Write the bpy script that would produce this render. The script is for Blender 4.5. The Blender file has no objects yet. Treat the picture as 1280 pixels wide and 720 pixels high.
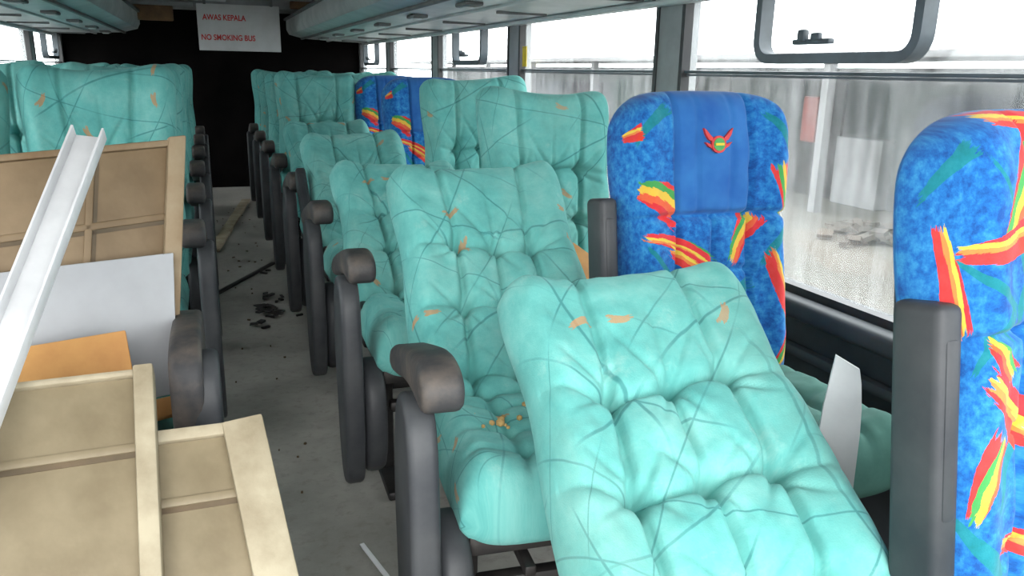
import bpy, bmesh, math, random
import numpy as np
from mathutils import Vector, Matrix, noise
random.seed(4)
S=bpy.context.scene
try:
    S.view_settings.view_transform='Standard'
    S.view_settings.look='None'
except Exception: pass
COL=S.collection

# ---------------------------------------------------------------- nodes
def N(nt,typ,inp=None,**at):
    n=nt.nodes.new(typ)
    for k,v in at.items(): setattr(n,k,v)
    if inp:
        for k,v in inp.items():
            s=n.inputs[k]
            if isinstance(v,bpy.types.NodeSocket): nt.links.new(v,s)
            else: s.default_value=v
    return n
def MA(nt,op,a,b=None,c=None):
    d={0:a}
    if b is not None: d[1]=b
    if c is not None: d[2]=c
    return N(nt,'ShaderNodeMath',d,operation=op).outputs[0]
def VM(nt,op,a,b=None,scale=None):
    d={0:a}
    if b is not None: d[1]=b
    n=N(nt,'ShaderNodeVectorMath',d,operation=op)
    if scale is not None: n.inputs['Scale'].default_value=scale
    return n.outputs[0]
def MIX(nt,f,a,b,mode='MIX'):
    n=nt.nodes.new('ShaderNodeMix'); n.data_type='RGBA'; n.blend_type=mode
    for idx,v in ((0,f),(6,a),(7,b)):
        s=n.inputs[idx]
        if isinstance(v,bpy.types.NodeSocket): nt.links.new(v,s)
        else: s.default_value=v
    return n.outputs[2]
def RAMP(nt,f,stops,interp='LINEAR'):
    n=N(nt,'ShaderNodeValToRGB',{0:f}); cr=n.color_ramp; cr.interpolation=interp
    while len(cr.elements)<len(stops): cr.elements.new(.5)
    for e,(p,c) in zip(cr.elements,stops):
        e.position=p; e.color=c if len(c)==4 else (*c,1)
    return n.outputs[0]
def NOISE(nt,vec,scale,detail=4,rough=.55,dist=0):
    return N(nt,'ShaderNodeTexNoise',{'Vector':vec,'Scale':scale,'Detail':detail,'Roughness':rough,'Distortion':dist}).outputs[0]
def MR(nt,x,a,b,c,d): return N(nt,'ShaderNodeMapRange',{0:x,1:a,2:b,3:c,4:d}).outputs[0]
def C(r,g,b): return (r,g,b,1)
def newmat(name):
    m=bpy.data.materials.new(name); m.use_nodes=True
    nt=m.node_tree; b=nt.nodes['Principled BSDF']; return m,nt,b
def bump(nt,b,h,strength=.3,dist=.01):
    n=N(nt,'ShaderNodeBump',{'Height':h,'Strength':strength,'Distance':dist})
    nt.links.new(n.outputs[0],b.inputs['Normal'])
def simple(name,c1,c2=None,scale=8,rough=.6,metal=0,bmp=.1,contrast=(.35,.65),spec=None):
    m,nt,b=newmat(name)
    co=N(nt,'ShaderNodeTexCoord').outputs['Object']
    f=NOISE(nt,co,scale,6,.6)
    c2=c2 or tuple(x*.7 for x in c1)
    nt.links.new(RAMP(nt,f,[(contrast[0],c1),(contrast[1],c2)]),b.inputs['Base Color'])
    b.inputs['Roughness'].default_value=rough; b.inputs['Metallic'].default_value=metal
    if spec is not None: b.inputs['Specular IOR Level'].default_value=spec
    if bmp: bump(nt,b,NOISE(nt,co,scale*6,3),bmp,.004)
    return m
def fabric_uv(nt):
    uv=N(nt,'ShaderNodeUVMap').outputs[0]
    r=N(nt,'ShaderNodeObjectInfo').outputs['Random']
    off=N(nt,'ShaderNodeCombineXYZ',{0:MA(nt,'MULTIPLY',r,17.3),1:MA(nt,'MULTIPLY',r,41.7),2:0.0}).outputs[0]
    return VM(nt,'ADD',uv,off),uv
def strokes(nt,vec,scale,off,ln,wd,keep,curv,rag=.5):
    v=VM(nt,'SCALE',VM(nt,'ADD',vec,off),scale=scale)
    vo=N(nt,'ShaderNodeTexVoronoi',{'Vector':v,'Scale':1.0,'Randomness':.6},voronoi_dimensions='2D')
    loc=VM(nt,'SUBTRACT',v,vo.outputs['Position'])
    sc=N(nt,'ShaderNodeSeparateColor',{0:vo.outputs['Color']})
    rot=N(nt,'ShaderNodeVectorRotate',{'Vector':loc,'Angle':MA(nt,'MULTIPLY',sc.outputs[0],6.28)},rotation_type='Z_AXIS').outputs[0]
    xyz=N(nt,'ShaderNodeSeparateXYZ',{0:rot})
    nz=MA(nt,'SUBTRACT',NOISE(nt,VM(nt,'MULTIPLY',rot,(3.5,18,1)),1,4,.65),.5)
    y=MA(nt,'ADD',xyz.outputs[1],MA(nt,'MULTIPLY',MA(nt,'MULTIPLY',xyz.outputs[0],xyz.outputs[0]),curv))
    y=MA(nt,'ADD',y,MA(nt,'MULTIPLY',nz,.16*rag))
    ax=MA(nt,'ADD',MA(nt,'ABSOLUTE',xyz.outputs[0]),MA(nt,'MULTIPLY',nz,rag))
    w=MA(nt,'MULTIPLY_ADD',xyz.outputs[0],wd*1.4,wd)
    m=MA(nt,'MULTIPLY',MA(nt,'LESS_THAN',ax,ln),MA(nt,'LESS_THAN',MA(nt,'ABSOLUTE',y),w))
    m=MA(nt,'MULTIPLY',m,MA(nt,'GREATER_THAN',sc.outputs[1],1-keep))
    t=MA(nt,'MULTIPLY_ADD',MA(nt,'DIVIDE',y,w),.5,.5)
    return m,t,sc.outputs[2]
def weave(nt,b,vec,s=.15):
    bump(nt,b,MA(nt,'ADD',NOISE(nt,vec,380,2),MA(nt,'MULTIPLY',NOISE(nt,vec,30,3),1.2)),s,.003)

def teal_fabric():
    m,nt,b=newmat('teal_velour')
    vec,r=fabric_uv(nt)
    n1=NOISE(nt,vec,7,7,.7)
    base=RAMP(nt,n1,[(.3,(.075,.30,.28)),(.5,(.12,.39,.36)),(.7,(.20,.48,.44))])
    msum=None
    for (ang,sc,off,dist) in ((.5,2.6,0,3.5),(1.9,2.2,5,4.5),(2.75,1.8,9,5),(1.2,1.5,13,6)):
        vr=N(nt,'ShaderNodeVectorRotate',{'Vector':vec,'Angle':ang},rotation_type='Z_AXIS').outputs[0]
        vr=VM(nt,'ADD',vr,(off,off*.7,0))
        w=N(nt,'ShaderNodeTexWave',{'Vector':vr,'Scale':sc,'Distortion':dist,'Detail':0.0,'Detail Scale':.9}).outputs[1]
        k=MR(nt,w,.9975,.9995,0.0,1.0)
        k=MA(nt,'MULTIPLY',k,MR(nt,NOISE(nt,vr,4.1,1),.43,.54,0.,1.))
        msum=k if msum is None else MA(nt,'MAXIMUM',msum,k)
    c=MIX(nt,MA(nt,'MULTIPLY',msum,.60),base,C(.02,.13,.14))
    m1,t1,_=strokes(nt,vec,10.5,(3,8,0),.20,.075,.11,.9,.6)
    c=MIX(nt,MA(nt,'MULTIPLY',m1,.7),c,C(.45,.20,.06))
    dirt=MR(nt,NOISE(nt,vec,2.6,7,.7),.46,.8,0.0,.6)
    c=MIX(nt,dirt,c,C(.18,.31,.26))
    worn=MR(nt,NOISE(nt,VM(nt,'ADD',vec,(31,7,0)),9,6,.75),.58,.75,0.0,.45)
    c=MIX(nt,worn,c,C(.34,.53,.48))
    nt.links.new(c,b.inputs['Base Color'])
    b.inputs['Roughness'].default_value=.95
    b.inputs['Specular IOR Level'].default_value=.15
    b.inputs['Sheen Weight'].default_value=.12
    b.inputs['Sheen Tint'].default_value=C(.6,1,.95)
    weave(nt,b,vec,.22)
    return m
def blue_fabric(name,lst=None,dark=()):
    """printed velour; lst = printed brush motifs (x, z, angle, length, width, curvature, palette) in metres on the cloth"""
    m,nt,b=newmat(name)
    vec,uv=fabric_uv(nt)
    if lst is None:
        n1=NOISE(nt,vec,12,3)
        c=RAMP(nt,n1,[(.3,(.020,.100,.33)),(.7,(.034,.155,.41))])
    else:
        n1=NOISE(nt,vec,55,4,.7,0)
        n2=NOISE(nt,vec,9,3,.6,.3)
        c=RAMP(nt,MA(nt,'ADD',MA(nt,'MULTIPLY',n1,.7),MA(nt,'MULTIPLY',n2,.3)),[(.38,(.010,.065,.25)),(.50,(.015,.135,.40)),(.64,(.040,.25,.50))])
        def one(cx,cz,ang,L,W,cv,pal):
            d=VM(nt,'SUBTRACT',uv,(cx,cz,0))
            rt=N(nt,'ShaderNodeVectorRotate',{'Vector':d,'Angle':-math.radians(ang)},rotation_type='Z_AXIS').outputs[0]
            rt=VM(nt,'MULTIPLY',rt,(2/L,2/W,0))
            s=N(nt,'ShaderNodeSeparateXYZ',{0:rt}); x,y=s.outputs[0],s.outputs[1]
            nz=MA(nt,'SUBTRACT',NOISE(nt,VM(nt,'ADD',VM(nt,'MULTIPLY',rt,(1.6,5.,1)),(cx*50,cz*50,0)),1,4,.65),.5)
            y=MA(nt,'ADD',y,MA(nt,'MULTIPLY',MA(nt,'MULTIPLY',x,x),cv))
            y=MA(nt,'ADD',y,MA(nt,'MULTIPLY',nz,.5))
            ax=MA(nt,'ADD',MA(nt,'ABSOLUTE',x),MA(nt,'MULTIPLY',nz,1.1))
            w=MA(nt,'MULTIPLY_ADD',x,.30,.70)
            k=MA(nt,'MULTIPLY',MA(nt,'LESS_THAN',ax,.95),MA(nt,'LESS_THAN',MA(nt,'ABSOLUTE',y),w))
            t=MA(nt,'MULTIPLY_ADD',y,.22,.22+pal)
            return k,t
        for it in dark:
            k,t=one(*it); c=MIX(nt,MA(nt,'MULTIPLY',k,.7),c,C(.01,.19,.14))
        M=None
        for it in lst:
            k,t=one(*it)
            if M is None: M,T=k,t
            else:
                nT=N(nt,'ShaderNodeMix',{0:k,2:T,3:t}).outputs[0]
                T=nT; M=MA(nt,'MAXIMUM',M,k)
        col=RAMP(nt,T,[(0,(.58,.025,.015)),(.15,(.66,.10,.02)),(.22,(.66,.42,.03)),(.30,(.06,.28,.05)),(.37,(.60,.035,.015)),(.58,(.66,.20,.03)),(.63,(.66,.48,.04)),(.69,(.60,.03,.02)),(.82,(.05,.26,.05)),(.9,(.5,.08,.02))],'CONSTANT')
        c=MIX(nt,MA(nt,'MULTIPLY',M,.93),c,col)
    nt.links.new(c,b.inputs['Base Color'])
    b.inputs['Roughness'].default_value=.95
    b.inputs['Specular IOR Level'].default_value=.15
    b.inputs['Sheen Weight'].default_value=.1
    weave(nt,b,vec)
    return m
PRINT_B=[(-.140,.448,-22,.105,.075,.2,.02),(.172,.452,100,.10,.05,.0,.05),(-.085,.345,-22,.17,.034,.9,.45),(-.03,.285,-38,.16,.050,.3,.40),
 (.068,.355,62,.10,.050,.2,.02),(-.155,.215,-30,.08,.045,.2,.0),(.168,.235,-62,.16,.050,-.3,.33),(-.215,.575,10,.06,.030,.0,.35),
 (.19,.12,50,.12,.04,.3,.1),(-.06,.13,30,.14,.045,.4,.4),(.07,.06,-50,.13,.05,.4,.02),(-.17,.05,60,.12,.04,.3,.38)]
PRINT_B=[(a,b_,c_,L*1.18,W*1.25,e,p) for a,b_,c_,L,W,e,p in PRINT_B]
PRINT_A=[(-.085,.655,-10,.10,.032,.4,.40),(-.108,.580,58,.13,.042,.1,.06),(-.150,.508,12,.12,.034,-.4,.36),(-.228,.470,-75,.12,.036,.1,.35),
 (-.140,.375,-50,.06,.034,.0,.0),(-.115,.315,-42,.11,.050,.1,.42),(-.165,.235,62,.10,.038,.3,.10),(.10,.44,40,.15,.05,.3,.4),(-.02,.44,-30,.13,.045,.2,.1),
 (.13,.24,-60,.16,.05,.3,.05),(-.06,.13,-20,.12,.04,.5,.40),(.05,.58,-40,.14,.045,.3,.38),(.17,.56,60,.12,.04,.4,.05),(-.17,.05,40,.10,.035,.3,.02),(.02,.25,20,.13,.045,.4,.02)]
PRINT_A=[(a,b_,c_,L*1.15,W*1.35,e,p) for a,b_,c_,L,W,e,p in PRINT_A]
DARK_A=[(-.235,.600,35,.11,.026,.5,0),(-.13,.545,-62,.16,.012,.8,0),(-.17,.47,-30,.14,.016,.9,0),(-.10,.45,70,.12,.02,.7,0),(-.16,.40,50,.10,.02,.6,0),(-.12,.24,65,.12,.025,.5,0),(-.17,.15,-40,.16,.03,.6,0),(.05,.35,30,.2,.03,.7,0)]
DARK_B=[(-.16,.60,40,.12,.03,.6,0),(-.12,.29,-50,.16,.02,.6,0),(.15,.34,50,.12,.03,.6,0),(.02,.22,30,.16,.03,.6,0),(.17,.58,-50,.12,.03,.6,0),(-.1,.18,60,.1,.03,.6,0)]

M_TEAL=teal_fabric(); M_BLUE=blue_fabric('blue_printed_velour',PRINT_B,DARK_B); M_BLUEA=blue_fabric('blue_printed_velour_b',PRINT_A,DARK_A); M_BLUEP=blue_fabric('blue_plain_velour')
M_GREEN=simple('dark_green_velour',(.05,.15,.12),(.075,.20,.165),12,.9)
M_PLAST=simple('grey_plastic',(.030,.033,.038),(.052,.055,.058),9,.5,0,.08,spec=.3)
M_ARM=simple('worn_armrest',(.040,.040,.042),(.10,.084,.072),14,.6,0,.2,(.42,.68),spec=.3)
M_SHELL=simple('seat_shell_plastic',(.03,.032,.036),(.05,.05,.05),6,.55)
M_METAL=simple('black_frame_steel',(.012,.012,.013),(.03,.027,.025),18,.5,.3)
M_BEIGE=simple('aged_beige_board',(.26,.215,.135),(.165,.13,.076),5,.6,0,.25)
M_BEIGE2=simple('aged_brown_board',(.23,.16,.088),(.15,.10,.05),5,.6,0,.25)
M_BEDGE=simple('board_edge',(.36,.315,.22),(.22,.18,.115),10,.7,0,.2)
M_GROOVE=simple('board_groove',(.11,.075,.04),(.07,.05,.026),10,.7,0,.2)
M_RUST=simple('stained_brown_edge',(.17,.10,.045),(.27,.21,.13),6,.7,0,.2)
M_GREY=simple('grey_sheet',(.38,.39,.41),(.30,.31,.32),3,.45,0,.05)
M_WHITE=simple('white_pvc',(.70,.71,.72),(.58,.59,.60),7,.6,0,.05)
M_ORANGE=simple('orange_board',(.50,.26,.08),(.40,.19,.06),10,.8)
M_RACK=simple('rack_aluminium',(.62,.65,.66),(.46,.50,.51),5,.4,.15,.05)
M_RACKD=simple('rack_dark_trim',(.10,.11,.115),(.16,.16,.16),9,.5)
M_PILLAR=simple('pillar_grey',(.32,.34,.35),(.24,.25,.25),5,.6)
M_LINING=simple('wall_lining',(.055,.065,.07),(.035,.04,.045),5,.6)
M_RUB=simple('window_rubber',(.02,.022,.025),(.04,.04,.04),9,.5)
M_FRAME=simple('vent_frame',(.10,.125,.145),(.07,.085,.095),9,.4)
M_CEIL=simple('ceiling_board',(.40,.41,.40),(.28,.27,.24),3,.7)
M_BLACK=simple('black_partition',(.002,.002,.002),(.006,.005,.005),3,1.0,0,.05,spec=.05)
M_BROWN=simple('wood_scrap',(.20,.11,.045),(.12,.065,.03),9,.7)
M_RED=simple('red_paint',(.60,.03,.03),(.5,.03,.03),9,.6,0,0)
M_GRN=simple('green_thread',(.08,.35,.10),(.05,.25,.07),20,.8)
M_YEL=simple('yellow_sticker',(.75,.55,.02),(.65,.45,.02),20,.5,0,0)
M_SIGN=simple('sign_board',(.60,.61,.62),(.50,.50,.50),4,.5,0,.02)

def floor_mat():
    m,nt,b=newmat('dirty_vinyl_floor')
    co=N(nt,'ShaderNodeTexCoord').outputs['Object']
    a=NOISE(nt,co,2.2,8,.65); g=NOISE(nt,co,30,4,.7)
    c=RAMP(nt,a,[(.3,(.16,.155,.14)),(.5,(.27,.26,.235)),(.72,(.40,.38,.345))])
    c=MIX(nt,MR(nt,g,.52,.75,0.,.5),c,C(.11,.095,.08))
    nt.links.new(c,b.inputs['Base Color'])
    nt.links.new(MR(nt,a,.3,.7,.3,.6),b.inputs['Roughness'])
    bump(nt,b,g,.2,.004)
    return m
M_FLOOR=floor_mat()
def glass_mat():
    m=bpy.data.materials.new('dusty_glass'); m.use_nodes=True; nt=m.node_tree; nt.nodes.clear()
    co=N(nt,'ShaderNodeTexCoord').outputs['Object']
    st=NOISE(nt,VM(nt,'MULTIPLY',co,(1,9,1.2)),2.2,5,.6)
    sm=NOISE(nt,co,2,5,.6)
    f=MR(nt,MA(nt,'MULTIPLY',st,sm),.15,.40,.02,.17)
    tr=N(nt,'ShaderNodeBsdfTransparent',{0:C(.96,.98,.98)}).outputs[0]
    d=N(nt,'ShaderNodeBsdfTranslucent',{0:C(.85,.87,.88)}).outputs[0]
    d2=N(nt,'ShaderNodeBsdfDiffuse',{0:C(.8,.8,.8)}).outputs[0]
    dd=N(nt,'ShaderNodeMixShader',{0:.4,1:d,2:d2}).outputs[0]
    mx=N(nt,'ShaderNodeMixShader',{0:f,1:tr,2:dd}).outputs[0]
    gl=N(nt,'ShaderNodeBsdfGlossy',{'Roughness':.08}).outputs[0]
    mx2=N(nt,'ShaderNodeMixShader',{0:.04,1:mx,2:gl}).outputs[0]
    o=N(nt,'ShaderNodeOutputMaterial',{0:mx2})
    return m
M_GLASS=glass_mat()

# ---------------------------------------------------------------- mesh helpers
def link(name,me,parent=None,loc=(0,0,0),rot=(0,0,0),scl=(1,1,1)):
    o=bpy.data.objects.new(name,me); COL.objects.link(o)
    if parent: o.parent=parent
    o.location=loc; o.rotation_euler=rot; o.scale=scl
    return o
def empty(name,loc=(0,0,0),rot=(0,0,0)):
    o=bpy.data.objects.new(name,None); COL.objects.link(o); o.location=loc; o.rotation_euler=rot
    o.empty_display_size=.1
    return o
def finish(bm,name,mats,smooth=True,angle=35):
    bmesh.ops.recalc_face_normals(bm,faces=bm.faces)
    me=bpy.data.meshes.new(name); bm.to_mesh(me); bm.free()
    for m in (mats if isinstance(mats,(list,tuple)) else [mats]): me.materials.append(m)
    if smooth:
        me.polygons.foreach_set('use_smooth',[True]*len(me.polygons))
        try: me.set_sharp_from_angle(angle=math.radians(angle))
        except Exception: pass
    return me
def bm_box(bm,c,s,bev=0,seg=2,rot=None,mi=0):
    r=bmesh.ops.create_cube(bm,size=1)
    vs=r['verts']
    for v in vs:
        v.co=Vector((v.co.x*s[0],v.co.y*s[1],v.co.z*s[2]))
    es=list({e for v in vs for e in v.link_edges})
    if bev>0:
        rr=bmesh.ops.bevel(bm,geom=es,offset=min(bev,min(s)*.49),segments=seg,affect='EDGES',profile=.5)
        vs=list({v for f in rr['faces'] for v in f.verts}|set(v for v in vs if v.is_valid))
    M=Matrix.Translation(c)
    if rot: M=M@rot
    for v in vs: v.co=M@v.co
    for f in {f for v in vs for f in v.link_faces}: f.material_index=mi
def boxes(name,lst,mats,fn=None):
    bm=bmesh.new()
    for it in lst:
        c,s=it[0],it[1]; bev=it[2] if len(it)>2 else 0; mi=it[3] if len(it)>3 else 0
        rot=it[4] if len(it)>4 else None
        bm_box(bm,c,s,bev,3 if bev>.01 else 2,rot,mi)
    if fn:
        for v in bm.verts: v.co=fn(v.co)
    return finish(bm,name,mats)
def prism(name,pts,x0,x1,mat,bev=.008,axis='x'):
    bm=bmesh.new()
    def P(a,b,t): return (t,a,b) if axis=='x' else (a,t,b)
    f0=[bm.verts.new(P(a,b,x0)) for a,b in pts]; f1=[bm.verts.new(P(a,b,x1)) for a,b in pts]
    A=bm.faces.new(f0); B=bm.faces.new(f1[::-1])
    n=len(pts)
    for i in range(n): bm.faces.new((f0[i],f0[(i+1)%n],f1[(i+1)%n],f1[i]))
    bmesh.ops.recalc_face_normals(bm,faces=bm.faces)
    if bev>0:
        es=[e for e in bm.edges if (e.verts[0] in f0)==(e.verts[1] in f0)]
        bmesh.ops.bevel(bm,geom=es,offset=bev,segments=3,affect='EDGES',profile=.5)
    return finish(bm,name,mat)
def smoothpoly(pts,it=2):
    for _ in range(it):
        q=[]
        for i in range(len(pts)):
            a=pts[i]; b=pts[(i+1)%len(pts)]
            q.append((a[0]*.75+b[0]*.25,a[1]*.75+b[1]*.25)); q.append((a[0]*.25+b[0]*.75,a[1]*.25+b[1]*.75))
        pts=q
    return pts

# ---------------------------------------------------------------- upholstered pads
def gs(d,s): return np.exp(-(d/s)**2)
def relief(kind,U,V,seed):
    A=np.abs(U); H=np.zeros_like(U)
    if kind=='teal':
        H+= .032*gs(A-.84,.19)*(1-.25*V)
        H+= .008*gs(V-.86,.16)*gs(U,.5)
        sk=.45+.04*np.sin(V*5+seed)
        cj=0.02*np.sin(U*4+seed*2)
        H-= .024*gs(A-sk,.030)*(1-.35*(V>.66))
        H-= .019*gs(U-.02*np.sin(V*9+seed),.020)*(V<.61)
        H-= .009*gs(U-.02,.022)*(V>=.60)*np.clip((.90-V)*4,0,1)
        rows=((.10,.019),(.35,.023),(.60,.025))
        for r,st in rows:
            H-= st*gs(V-r-cj,.0095)*np.clip(1.10-A*1.15,0.10,1)
            H-= .006*gs(V-r-cj,.03)*(A<.95)
            for c in (-1,0,1):
                H-= .036*gs(np.hypot((U-c*sk)*.22,(V-r-cj)*.68),.019)
        for r in (.225,.475): H+= .012*gs(V-r,.07)*gs(A-.22,.15)
        for (u0,v0,u1,v1) in ((0,.60,-.45,.84),(0,.60,.45,.84),(-.43,.6,-.8,.72),(.43,.6,.8,.72),(0,.35,.42,.47),(0,.35,-.42,.47),(.43,.35,.85,.45),(-.43,.35,-.85,.45),(0,.10,.42,.22),(0,.10,-.42,.22),(.43,.6,.85,.52),(-.43,.6,-.85,.52),(.43,.35,.85,.26),(-.43,.35,-.85,.26),(0,.6,.22,.47),(0,.6,-.22,.47),(.43,.6,.3,.76),(-.43,.6,-.3,.76),(.43,.35,.2,.47),(-.43,.35,-.2,.47),(.43,.35,.2,.24),(-.43,.35,-.2,.24),(0,.35,.2,.22),(0,.35,-.2,.22)):
            dx,dy=(u1-u0)*.22,(v1-v0)*.68; L=math.hypot(dx,dy)
            px,py=(U-u0)*.22,(V-v0)*.68
            t=(px*dx+py*dy)/L; d=(px*dy-py*dx)/L
            H-= .012*gs(d,.006)*np.clip(1-t/L,0,1)*(t>0)
    elif kind=='blue':
        H+= .030*gs(A-.80,.20)
        H+= .014*gs(V-.82,.18)*gs(U,.55)
        H-= .016*gs(A-.43,.022)
        H-= .022*gs(V-.60,.010)
        H-= .013*gs(U,.022)*(V<.60)
        H-= .006*gs(A-.2,.02)*(V>.60)
        for r in (.20,.42): H-= .014*gs(V-r,.010)*(A<.5)
        H+= .010*gs(V-.31,.09)*gs(A-.22,.18)
    elif kind=='cush':
        H+= .018*gs(A-.82,.18)
        H+= .012*gs(V-.9,.14)
        H-= .014*gs(A-.42,.05)
        H-= .010*gs(U,.035)
        for r in (.25,.52,.76):
            H-= .014*gs(V-r,.022)*np.clip(1.1-A,0.1,1)
            for c in (-.42,0,.42): H-= .014*gs(np.hypot((U-c)*.23,(V-r)*.42),.022)
    n,m=U.shape
    W=np.zeros_like(U)
    for i in range(0,n):
        for j in range(0,m):
            W[i,j]=noise.noise(Vector((U[i,j]*1.6+seed*5,V[i,j]*4.5,seed)))*.006+noise.noise(Vector((U[i,j]*5,V[i,j]*14+seed,seed)))*.004+noise.noise(Vector((U[i,j]*11,V[i,j]*25+seed,seed)))*.0018
    return H+W
def pad(name,kind,W,L,T0,TB,mats,sgn=-1,n=120,m=170,seed=0.):
    s=np.linspace(-1,1,n+1); u=.35*s+.65*np.sin(np.pi*s/2)
    s=np.linspace(-1,1,m+1); t=.45*s+.55*np.sin(np.pi*s/2); v=(t+1)/2
    U,V=np.meshgrid(u,v,indexing='ij'); A=np.abs(U); T=2*V-1
    if kind=='teal':
        prof=1+.03*gs(V-.92,.16)-.03*gs(V-.62,.14)+.02*gs(V-.25,.2)
        top=.045*A**2.5-.085*A**9+.014*np.sin(seed*3+U*2)
    elif kind=='blue':
        prof=1.0+.03*gs(V-.85,.2)-.05*gs(V-.55,.12)
        top=-.012*A**2-.10*A**6
    else:
        prof=1+0*V; top=-.06*A**5
    X=W/2*prof*U
    Z=L*(V+V**4*top+(1-V)**4*.05*A**6)
    E=np.sqrt(np.clip(1-A**7,0,1))*np.sqrt(np.clip(1-np.abs(T)**(14 if kind!='cush' else 9),0,1))
    Hh=E*np.maximum(T0+relief(kind,U,V,seed),.006)
    F=sgn*Hh; B=-sgn*TB*E
    UVX=X+np.sign(U)*np.clip(T0+.02-Hh,0,1)*np.clip((A-.75)/.15,0,1)
    bm=bmesh.new(); uvl=bm.loops.layers.uv.new('UVMap')
    gf=[[bm.verts.new((X[i,j],F[i,j],Z[i,j])) for j in range(m+1)] for i in range(n+1)]
    gb=[[None]*(m+1) for _ in range(n+1)]
    for i in range(n+1):
        for j in range(m+1):
            if i in(0,n) or j in (0,m): gb[i][j]=gf[i][j]
            else: gb[i][j]=bm.verts.new((X[i,j],B[i,j],Z[i,j]))
    for g,fl in ((gf,0),(gb,1)):
        for i in range(n):
            for j in range(m):
                ij=[(i,j),(i+1,j),(i+1,j+1),(i,j+1)]
                if fl: ij=ij[::-1]
                q=[g[a][b] for a,b in ij]
                try: f=bm.faces.new(q)
                except ValueError: continue
                for l,(a,b) in zip(f.loops,ij): l[uvl].uv=(UVX[a,b],Z[a,b])
                uc=(u[i]+u[i+1])/2; vc=(v[j]+v[j+1])/2
                if kind=='blue' and not fl and abs(uc)<.43 and vc>.60: f.material_index=1
                if fl and len(mats)>1: f.material_index=len(mats)-1
    return finish(bm,name,mats,True,180)

TL,BL=.675,.675
TEALS=[pad('teal_backrest','teal',.435,TL,.066,.03,[M_TEAL],seed=k*1.7) for k in range(3)]
BLUES=[pad('blue_backrest','blue',.42,BL,.070,.03,[M_BLUEA,M_BLUEA,M_BLUEA],n=100,m=140,seed=.4),
       pad('blue_backrest','blue',.42,BL,.070,.03,[M_BLUE,M_BLUEP,M_BLUE],n=100,m=140,seed=2.5)]
CUSH_T=pad('teal_cushion','cush',.43,.385,.090,.06,[M_TEAL],sgn=1,n=60,m=60,seed=.7)
CUSH_B=pad('green_cushion','cush',.43,.44,.085,.06,[M_GREEN],sgn=1,n=60,m=60,seed=1.7)
CUSH_BL=pad('blue_cushion','cush',.43,.44,.085,.06,[M_BLUEP],sgn=1,n=60,m=60,seed=2.7)

SHELL=boxes('back_shell',[((0,.035,.32),(.36,.035,.54),.016),((0,.06,.29),(.30,.03,.40),.014)],[M_SHELL])
FRAME=boxes('seat_frame',[((0,-.19,.345),(.40,.35,.045),.01),((-.17,-.2,.17),(.035,.07,.34),.008),((.18,-.2,.17),(.035,.07,.34),.008),
   ((-.17,-.2,.012),(.05,.36,.024),.006),((.18,-.2,.012),(.05,.36,.024),.006),((0,-.33,.25),(.36,.03,.03),.008),((0,-.1,.22),(.36,.03,.03),.008),
   ((-.19,-.01,.38),(.03,.09,.13),.01),((.19,-.01,.38),(.03,.09,.13),.01),((.02,-.345,.30),(.12,.02,.05),.006),((-.10,-.28,.30),(.02,.22,.02),.004)],[M_METAL])
sp=smoothpoly([(-.40,.61),(-.430,.42),(-.44,.22),(-.41,.08),(-.33,.05),(-.27,.12),(-.24,.30),(-.22,.45),(-.27,.61)],2)
SIDE=prism('side_panel',sp,-.024,.024,[M_PLAST],.012)
sp2=smoothpoly([(-.390,.36),(-.43,.26),(-.41,.12),(-.32,.06),(-.24,.14),(-.22,.32),(-.29,.39)],2)
LEVER=prism('recline_housing',sp2,-.028,.028,[M_PLAST],.018)
ap=smoothpoly([(-.410,.605),(-.425,.640),(-.405,.670),(-.33,.677),(-.24,.655),(-.02,.59),(.0,.55),(-.03,.53),(-.24,.595),(-.37,.600)],2)
ARM=prism('armrest',ap,-.033,.033,[M_ARM],.013)
ap=smoothpoly([(-.40,.44),(-.42,.56),(-.40,.625),(-.30,.64),(-.06,.62),(-.02,.58),(-.05,.53),(-.24,.52),(-.36,.42)],2)
ARML=prism('armrest',ap,-.027,.027,[M_ARM],.012)
BAR=boxes('folded_armrest',[((0,-.02,.24),(.040,.075,.42),.012),((0,0,.03),(.05,.10,.10),.025),((0,-.05,.05),(.03,.02,.03),.008),((0,-.05,.30),(.022,.02,.22),.006)],[M_PLAST])
def emblem():
    y=-(.070+.014*.95+.008); zc=BL*.82
    bm=bmesh.new()
    def disc(r,yy,mi,n=28):
        a=[bm.verts.new((r*math.cos(2*math.pi*k/n),yy,zc+r*math.sin(2*math.pi*k/n))) for k in range(n)]
        b=[bm.verts.new((r*math.cos(2*math.pi*k/n),yy+.006,zc+r*math.sin(2*math.pi*k/n))) for k in range(n)]
        fs=[bm.faces.new(a),bm.faces.new(b[::-1])]+[bm.faces.new((a[i],a[(i+1)%n],b[(i+1)%n],b[i])) for i in range(n)]
        for f in fs: f.material_index=mi
    disc(.018,y,0); disc(.0135,y-.0015,1)
    bm_box(bm,(0,y-.0025,zc),(.020,.003,.005),0,1,None,2)
    for s in (-1,1):
        for pts in ([(.015,.006),(.024,.010),(.031,.020),(.036,.034),(.029,.029),(.022,.021),(.014,.014)],[(.017,-.008),(.025,-.004),(.033,.005),(.027,.003),(.019,.0)]):
            a=[bm.verts.new((s*p[0],y+.001,zc+p[1])) for p in pts]
            b=[bm.verts.new((s*p[0],y+.008,zc+p[1])) for p in pts]
            k=len(pts); bm.faces.new(a); bm.faces.new(b[::-1])
            for i in range(k): bm.faces.new((a[i],a[(i+1)%k],b[(i+1)%k],b[i]))
    return finish(bm,'emblem',[M_RED,M_GRN,M_YEL],False)
EMB=emblem()

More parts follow.
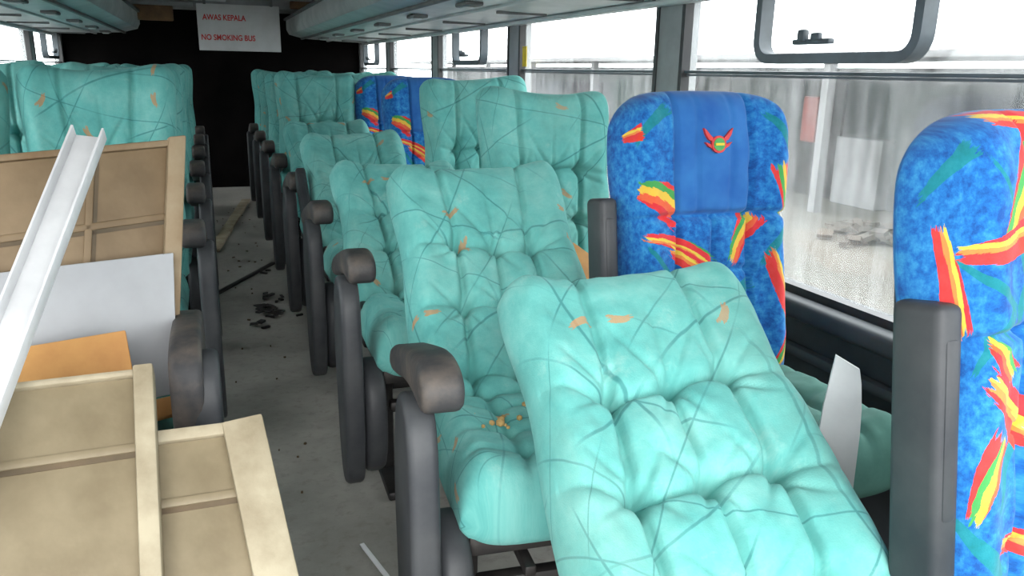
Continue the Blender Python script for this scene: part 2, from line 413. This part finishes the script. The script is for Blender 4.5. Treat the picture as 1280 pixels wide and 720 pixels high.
cnt=0
def seat(kind,X,Y,phi,arm=0,yaw=0,bar=0,roll=0,cush=None,back=True,variant=None,armmesh=None,lscale=1,wscale=1,barx=.243,bary=0):
    global cnt; cnt+=1
    root=empty('reclining_bus_seat',(X,Y,0),(0,0,math.radians(yaw)))
    rot=(-math.radians(phi),math.radians(roll),0)
    if back:
        k=cnt if variant is None else variant
        me=TEALS[k%3] if kind=='teal' else BLUES[0 if k==0 else 1]
        link('backrest',me,root,(0,0,.40),rot,(wscale,1,lscale))
        link('back_shell',SHELL,root,(0,0,.40),rot,(1,1,lscale))
        if kind=='blue' and k>0: link('headrest_emblem',EMB,root,(0,0,.40),rot)
        if bar: link('folded_armrest',BAR,root,(bar*barx,bary,.40),rot)
    link('cushion',cush or (CUSH_T if kind=='teal' else CUSH_B),root,(0,.0,.385),(math.radians(90),0,0))
    link('seat_frame',FRAME,root)
    if arm:
        link('side_panel',SIDE,root,(arm*.280,0,0))
        link('armrest',armmesh or ARM,root,(arm*.250,0,0))
        link('recline_housing',LEVER,root,(arm*.225,0,0))
    return root

XA,XW=.58,1.005
rows=[.65+.8*i for i in range(9)]
wk=['blue','blue','teal','teal','blue','blue','teal','teal','teal']
for i,y in enumerate(rows):
    seat(wk[i],XW-(.010 if i==0 else 0),y+(.08 if i==2 else 0),9,0,0,bar=-1 if i<2 else 0,variant=i,lscale=.96 if i==2 else 1,wscale=1.02 if i==0 else 1,barx=.214 if i==0 else .243,bary=-.02 if i==0 else 0)
ak=[61,50.5,59,54,54,10,10,10,10]
for i,y in enumerate(rows):
    seat('teal',XA,y,ak[i],0 if i==0 else -1,[-8,-5,-2,0,0,0,0,0,0][i],bar=-1 if i in(3,) else 0,variant=[0,1,2,0,1,2,0,1,2][i],lscale=1.02 if i==1 else 1)
lrows=[2.78+.8*i for i in range(6)]
for i,y in enumerate(lrows):
    seat('teal',-.315,y,8,+1,0,variant=i+1,lscale=1.03)
    seat('teal' ,-.785,y,8,0,0,variant=i+2,cush=CUSH_BL,lscale=1.03)
seat('teal',-.318,1.78,0,+1,0,back=False,cush=CUSH_B,armmesh=ARML)

# ---------------------------------------------------------------- shell
XR,XL,YB,Y0=1.40,-1.12,8.0,-.9
SILL,WT,CE=.57,1.33,1.76
link('floor',boxes('floor',[(((XR+XL)/2,(YB+Y0)/2,-.03),(XR-XL+.1,YB-Y0,.06))],[M_FLOOR]))
link('ceiling',boxes('ceiling',[(((XR+XL)/2,(YB-.2)/2,CE+.02),(XR-XL+.1,YB+.2,.04))],[M_CEIL]))
mull=[-.57,.88,2.33,3.75,5.20,6.65,8.0]
def wall(name,x,sgn):
    L=[((x+sgn*.03,(YB+Y0)/2,SILL/2),(.06,YB-Y0,SILL),0,1),
       ((x+sgn*.03,(YB+Y0)/2,(WT+CE)/2),(.06,YB-Y0,CE-WT),0,0)]
    for d in mull: L.append(((x+sgn*.03,d,(SILL+WT)/2),(.06,.15,WT-SILL),.004,0))
    return link(name,boxes(name,L,[M_PILLAR,M_LINING]))
wall('wall_right',XR,1); wall('wall_left',XL,-1)
link('wall_back',boxes('wall_back',[(((XR+XL)/2,YB+.03,CE/2),(XR-XL+.1,.06,CE))],[M_BLACK]))
link('trim_1',boxes('trim',[((XR-.03,(YB+Y0)/2,SILL-.035),(.06,YB-Y0,.05),.015),((XR-.05,(YB+Y0)/2,.30),(.10,YB-Y0,.08),.02),((XR-.02,(YB+Y0)/2,.42),(.03,YB-Y0,.03),.01)],[M_LINING]))
link('trim_2',boxes('trim',[((XL+.02,(YB+Y0)/2,SILL-.03),(.04,YB-Y0,.05),.015)],[M_LINING]))

def rrect(bm,cx,cy0,cy1,z0,z1,r,t,depth,mi=0):
    def loop(y0,y1,za,zb,rr):
        p=[]
        for (yy,zz,a0) in ((y1-rr,zb-rr,0),(y0+rr,zb-rr,90),(y0+rr,za+rr,180),(y1-rr,za+rr,270)):
            for k in range(7):
                a=math.radians(a0+k*15); p.append((yy+rr*math.cos(a),zz+rr*math.sin(a)))
        return p
    o=loop(cy0,cy1,z0,z1,r); i=loop(cy0+t,cy1-t,z0+t,z1-t,max(r-t,.005))
    n=len(o); V=[]
    for x in (cx-depth/2,cx+depth/2):
        V.append([bm.verts.new((x,a,b)) for a,b in o]); V.append([bm.verts.new((x,a,b)) for a,b in i])
    for k in range(n):
        j=(k+1)%n
        for (a,b) in ((0,1),(1,3),(3,2),(2,0)):
            f=bm.faces.new((V[a][k],V[a][j],V[b][j],V[b][k])); f.material_index=mi
def window(idx,x,sgn,d0,d1,vent):
    root=empty('window_%d'%idx,(0,0,0))
    a,b=d0+.075,d1-.075
    bm=bmesh.new()
    rrect(bm,x+sgn*.010,a-.005,b+.005,SILL-.01,WT+.02,.04,.018,.03)
    link('rubber_seal',finish(bm,'rubber_seal',[M_RUB]),root)
    link('rail',boxes('rail',[((x+sgn*.015,(a+b)/2,1.110),(.02,b-a,.009),.003),((x+sgn*.02,(a+b)/2,1.101),(.012,b-a,.006))],[M_FRAME]),root)
    link('glass_pane',boxes('glass',[((x+sgn*.03,(a+b)/2,(SILL+WT)/2),(.002,b-a,WT-SILL))],[M_GLASS]),root)
    if vent:
        v0=a+.360; v1=v0+.55
        bm=bmesh.new(); rrect(bm,x-sgn*.005,v0,v1,1.133,1.37,.06,.024,.04)
        link('vent_frame',finish(bm,'vent_frame',[M_FRAME]),root)
        c=(v0+v1)/2+.05
        link('vent_latch',boxes('latch',[((x-sgn*.02,c,1.184),(.02,.13,.013),.004),((x-sgn*.03,c+.025,1.198),(.02,.025,.03),.006),((x-sgn*.028,c-.02,1.195),(.014,.03,.018),.004)],[M_FRAME]),root)
for i in range(6):
    window(i+1,XR,1,mull[i],mull[i+1],i in (1,3,5))
    window(i+7,XL,-1,mull[i],mull[i+1],i in (3,5))

def rack(name,s,x_wall,x_in,y0,y1):
    w=abs(x_wall-x_in); X=lambda t:x_wall-s*t*w
    prof=[(X(0),WT+.0),(X(.35),WT+.005),(X(.80),WT+.02),(X(.97),WT+.05),(X(1),WT+.09),(X(1),WT+.17),(X(.94),WT+.17),(X(.93),WT+.10),(X(.8),WT+.07),(X(0),WT+.06)]
    root=empty(name)
    link('rack_body',prism('rack_body',prof,y0,y1,[M_RACK],0,'y'),root)
    L=[((X(.5),(y0+y1)/2,WT+.006),(.02,y1-y0,.014),.004,0),((X(.82),(y0+y1)/2,WT+.018),(.02,y1-y0,.016),.004,1),((X(.03),(y0+y1)/2,WT-.01),(.04,y1-y0,.02),.008,0),((X(1.0),(y0+y1)/2,WT+.175),(.04,y1-y0,.02),.006,1)]
    y=y0+.25
    while y<y1-.1:
        L.append(((X(.66),y,WT+.008),(.07,.14,.016),.006,1)); L.append(((X(.66),y+.02,WT+.0),(.045,.05,.01),.004,0))
        L.append(((X(.25),y+.2,WT+.0),(.22,.010,.012),.003,1))
        y+=.8
    for k in range(int((y1-y0)/.9)+1):
        L.append(((X(.5),y0+.1+k*.9,WT+.22),(.03,.03,.36),.004,1))
    link('rack_trim',boxes('rack_trim',L,[M_RACK,M_RACKD]),root)
rack('luggage_rack',1,XR,.70,.35,7.6)
rack('luggage_rack',-1,XL,-.46,1.2,7.4)

sg=empty('warning_sign',(.285,7.0,1.395))
link('board',boxes('board',[((0,0,0),(.62,.012,.35),.004)],[M_SIGN]),sg)
for k,(t,z,x) in enumerate((('AWAS KEPALA',.055,-.27),('NO SMOKING BUS',-.095,-.29))):
    cu=bpy.data.curves.new('lettering','FONT'); cu.body=t; cu.size=.062; cu.extrude=.001; cu.offset=.0015
    o=bpy.data.objects.new('lettering_%d'%(k+1),cu); COL.objects.link(o); o.parent=sg
    o.location=(x,-.0085,z); o.rotation_euler=(math.pi/2,0,0); cu.materials.append(M_RED); o.scale=(.78,.95,1)
link('sign_hangers',boxes('hang',[((-.25,0,.255),(.02,.02,.17)),((.25,0,.255),(.02,.02,.17))],[M_RACKD]),sg)
link('ceiling_duct',boxes('duct',[((.15,7.5,CE-.10),(2.0,.5,.20),.03,0),((-.35,7.22,1.50),(.30,.04,.12),.01,1),((-.30,7.2,1.57),(.5,.06,.03),.006,0),((.9,7.2,1.60),(.4,.05,.06),.01,1),((-.05,7.15,1.62),(.5,.05,.04),.006,2),((.35,7.1,1.64),(.4,.03,.03),.004,1)],[M_PILLAR,M_BROWN,M_RACK]))

# ---------------------------------------------------------------- stacked boards on the left
def tilted(root_name,loc,slope_deg,w,L,t,mat_face,ribs_h,ribs_v,frame=.03,roll=0,edge=None,edge_tilt=0,edge_w=None,yaw=0,skx=0,skz=0):
    r=empty(root_name,loc,(math.radians(slope_deg),math.radians(roll),math.radians(yaw)))
    f=frame; ew=edge_w or f
    lst=[((-w/2,0,-L/2),(w,t,L),.003,0)]
    lst+=[((-ew/2+math.sin(edge_tilt)*L/2,-t*.8,-L/2),(ew,t*1.1,L+.01),.004,1,Matrix.Rotation(-edge_tilt,4,'Y')),
          ((-w+f/2,-t*.7,-L/2),(f,t*.9,L),.004,1),((-w/2,-t*.7,-f*.2),(w,t*.9,f*.4),.004,1),((-w/2,-t*.7,-L+f/2),(w,t*.9,f),.004,1)]
    for z in ribs_h:
        lst.append(((-w/2,-t*.50,-z),(w-.01,t*.4,.014),.003,0)); lst.append(((-w/2,-t*.53,-z-.011),(w-.012,t*.12,.008),0,2))
    for x in ribs_v:
        lst.append(((-x,-t*.50,-L/2),(.014,t*.4,L-.01),.003,0)); lst.append(((-x+.011,-t*.53,-L/2),(.007,t*.12,L-.012),0,2))
    for z in (.06,.22,.38):
        if z<L: lst.append(((-w*.45,-t*.75,-z),(.012,t*.3,.012),.003,2))
    fn=lambda c:Vector((c.x+skx*c.z,c.y,c.z+skz*c.x))
    link('panel',boxes('panel',lst,[mat_face,edge or M_BEDGE,M_GROOVE],fn),r)
    return r
tilted('backing_board',(-.050,1.77,.955),-15,.80,.48,.02,M_BEIGE2,[.15,.33],[.17,.48],.034,-1,M_RUST,yaw=14,skx=.19,skz=.045)
tilted('beige_cover_board',(.045,1.22,.562),-45,.72,.79,.018,M_BEIGE,[.11,.30,.5],[.28],.05,0,None,math.radians(6.5),.06)
tilted('beige_cover_board',(-.105,1.256,.650),-45,.66,.91,.018,M_BEIGE,[.12,.34,.56],[.33],.028,-1)
g=empty('grey_sheet_panel',(-.083,1.645,.75),(math.radians(-14),math.radians(-1),math.radians(13)))
link('sheet',boxes('sheet',[((-.36,0,-.135),(.72,.006,.27),.002)],[M_GREY],lambda c:Vector((c.x+.12*c.z,c.y,c.z))),g)
g=empty('orange_board_piece',(-.165,1.50,.64),(math.radians(-30),math.radians(-3),math.radians(8)))
link('sheet',boxes('sheet',[((-.16,0,-.07),(.32,.012,.15),.003)],[M_ORANGE]),g)
g=empty('orange_offcut',(-.11,1.50,.505),(math.radians(-70),0,math.radians(20)))
link('sheet',boxes('sheet',[((-.04,0,-.02),(.10,.01,.05),.003)],[M_ORANGE]),g)
def beam(name,p0,p1,prof,twist=0):
    p0,p1=Vector(p0),Vector(p1); d=p1-p0; L=d.length
    q=d.to_track_quat('Z','Y').to_matrix().to_4x4()
    root=empty(name,p0); root.matrix_world=Matrix.Translation(p0)@q@Matrix.Rotation(twist,4,'Z')
    link('profile',prof(L),root); return root
def chan(L):
    return boxes('channel',[((0,0,L/2),(.050,.004,L),.001),((.024,.012,L/2),(.004,.026,L),.001),((-.024,.012,L/2),(.004,.026,L),.001),((.008,-.006,L/2),(.004,.012,L),.001),((-.012,-.004,L/2),(.003,.008,L),.001)],[M_WHITE])
beam('white_channel_profile',(-.535,.40,.01),(-.190,1.543,.98),chan,math.radians(8))
bm=bmesh.new()
n=16
L1=[];L2=[]
for k in range(n+1):
    t=k/n; z=.0+.69*t; w=.030-(.012*max(0,(t-.85)/.15)); bx=.018*math.sin(t*2.4)
    L1.append((-w,z,bx)); L2.append((w,z-.02*(t>.98),bx))
fr=[[bm.verts.new((p[0],y+p[2],p[1])) for p in L] for y in (-.004,.004) for L in (L1,L2)]
for k in range(n):
    for a,b in ((0,1),(1,3),(3,2),(2,0)):
        bm.faces.new((fr[a][k],fr[b][k],fr[b][k+1],fr[a][k+1]))
bm.faces.new((fr[0][0],fr[1][0],fr[3][0],fr[2][0])); bm.faces.new((fr[0][n],fr[1][n],fr[3][n],fr[2][n]))
link('white_trim_strip',finish(bm,'strip',[M_WHITE]),None,(.895,.885,0),(0,math.radians(-1),math.radians(-35)))
link('orange_foam_block',boxes('foam',[((0,0,0),(.22,.26,.05),.012)],[M_ORANGE]),None,(.93,2.04,.545),(math.radians(12),math.radians(-6),math.radians(8)))

# floor debris
link('wood_strip',boxes('w',[((0,0,0),(.07,2.0,.02),.004)],[M_BEDGE]),None,(.11,6.1,.012),(0,0,math.radians(-8)))
link('wood_strip',boxes('w',[((0,0,0),(.025,.9,.012),.003)],[M_METAL]),None,(.08,4.3,.008),(0,0,math.radians(-28)))
link('aluminium_strip',boxes('w',[((0,0,0),(.012,.16,.005),.002)],[M_WHITE]),None,(.285,1.62,.005),(0,0,math.radians(12)))
bm=bmesh.new()
for k in range(30):
    a=random.uniform(0,6.28); r=random.gauss(0,.09)
    bm_box(bm,(.20+r*math.cos(a)*.6,3.80+r*math.sin(a)*3.4,.006+random.random()*.008),(random.uniform(.008,.045),random.uniform(.008,.065),random.uniform(.003,.01)),.001,1,Matrix.Rotation(random.uniform(0,3.1),4,'Z')@Matrix.Rotation(random.uniform(-.1,.1),4,'X'))
link('rubble_scraps',finish(bm,'scraps',[M_METAL]))
bm=bmesh.new()
for k in range(50):
    sz=random.uniform(.003,.008)
    bm_box(bm,(random.uniform(.0,.26),random.uniform(1.5,6.8),.003),(sz,sz*random.uniform(.5,2),.005),0,1,Matrix.Rotation(random.uniform(0,3.1),4,'Z'))
link('floor_litter',finish(bm,'litter',[M_GROOVE]))
bm=bmesh.new()
for k in range(26):
    r=bmesh.ops.create_icosphere(bm,subdivisions=1,radius=random.uniform(.003,.008))
    o=Vector((random.uniform(.42,.66),random.uniform(1.25,1.34),.475+random.random()*.004))
    for v in r['verts']: v.co=v.co+o
link('foam_crumbs',finish(bm,'crumbs',[simple('foam_crumb',(.45,.30,.12),(.35,.24,.08),20,.9)]))
link('yellow_sticker',boxes('st',[((XR-.004,3.60,1.17),(.003,.05,.09))],[M_YEL]))

# ---------------------------------------------------------------- outside yard
M_GND=simple('yard_ground',(.105,.099,.085),(.072,.067,.056),.6,.9,0,.2)
M_BW=simple('yard_wall_plaster',(.078,.083,.083),(.050,.054,.052),.5,.9,0,.1)
M_BD=simple('yard_dark_opening',(.008,.007,.007),(.020,.013,.012),1,.9)
M_POST=simple('yard_post_white',(.18,.18,.18),(.13,.13,.13),1,.9)
M_PINK=simple('faded_red_cloth',(.18,.04,.03),(.14,.035,.03),5,.9)
link('ground',boxes('ground',[((0,6,-.98),(90,90,.1))],[M_GND]))
yard=empty('yard_building',(10.2,0,-.93))
L=[((0,14,1.1),(.3,44,2.2),0,0),((-.7,14,2.35),(2.0,44,.10),.02,2)]
L+=[((-1.4,a,1.15),(.14,.14,2.3),0,2) for a in range(-6,34,4)]
L+=[((-.17,b,h/2),(.06,w,h),0,1) for b,w,h in ((11.7,1.5,2.1),(8.6,1.2,1.2),(15.5,2.6,2.1),(21,2,1.8),(27,3,2))]
L+=[((-.2,10.3,.55),(.4,1.0,1.1),.02,2),((-.25,13.2,.8),(.3,.5,1.6),.02,1),((-.2,7.2,1.4),(.1,.9,.7),.01,2)]
link('wall_block',boxes('bw',L,[M_BW,M_BD,M_POST]),yard)
link('hanging_cloth',boxes('cloth',[((9.55,11.2,.42),(.06,.35,.75),.02),((9.5,10.75,.55),(.06,.2,.4),.02)],[M_PINK]))
bm=bmesh.new()
for k in range(60):
    a=random.uniform(0,6.28); r=abs(random.gauss(0,.35))
    bm_box(bm,(8.0+r*math.cos(a),8.0+r*math.sin(a)*1.6,-.9+random.random()*.18*max(0,1-r)),(random.uniform(.05,.2),random.uniform(.05,.3),random.uniform(.02,.08)),0,1,Matrix.Rotation(random.uniform(0,3),4,'Z')@Matrix.Rotation(random.uniform(-.5,.5),4,'X'))
link('debris_pile',finish(bm,'debris',[simple('grey_rubble',(.05,.045,.04),(.08,.065,.05),3,.9)]))

# ---------------------------------------------------------------- light
w=bpy.data.worlds.new('overcast_sky'); S.world=w; w.use_nodes=True
nt=w.node_tree; bg=nt.nodes['Background']
bg.inputs[0].default_value=(.97,.985,1,1); bg.inputs[1].default_value=7.0
sun=bpy.data.lights.new('sun','SUN'); sun.energy=1.7; sun.angle=math.radians(35); sun.color=(1,.98,.95)
so=bpy.data.objects.new('sun',sun); COL.objects.link(so)
so.rotation_euler=Vector((.30,1,-.42)).to_track_quat('-Z','Y').to_euler()

# ---------------------------------------------------------------- camera
f=1000.; th=math.atan(270/f); psi=math.atan(.39*1000/f*math.cos(th))
Fw=Vector((math.sin(psi)*math.cos(th),math.cos(psi)*math.cos(th),-math.sin(th)))
R=Vector((math.cos(psi),-math.sin(psi),0)); U=R.cross(Fw)
r=math.radians(1.1)
R2=R*math.cos(r)+U*math.sin(r); U2=U*math.cos(r)-R*math.sin(r)
cam=bpy.data.cameras.new('camera'); cam.sensor_width=36; cam.lens=36*f/1280; cam.clip_start=.02
co=bpy.data.objects.new('camera',cam); COL.objects.link(co)
mt=Matrix((R2,U2,-Fw)).transposed().to_4x4(); mt.translation=Vector((0,0,1.10))
co.matrix_world=mt; S.camera=co
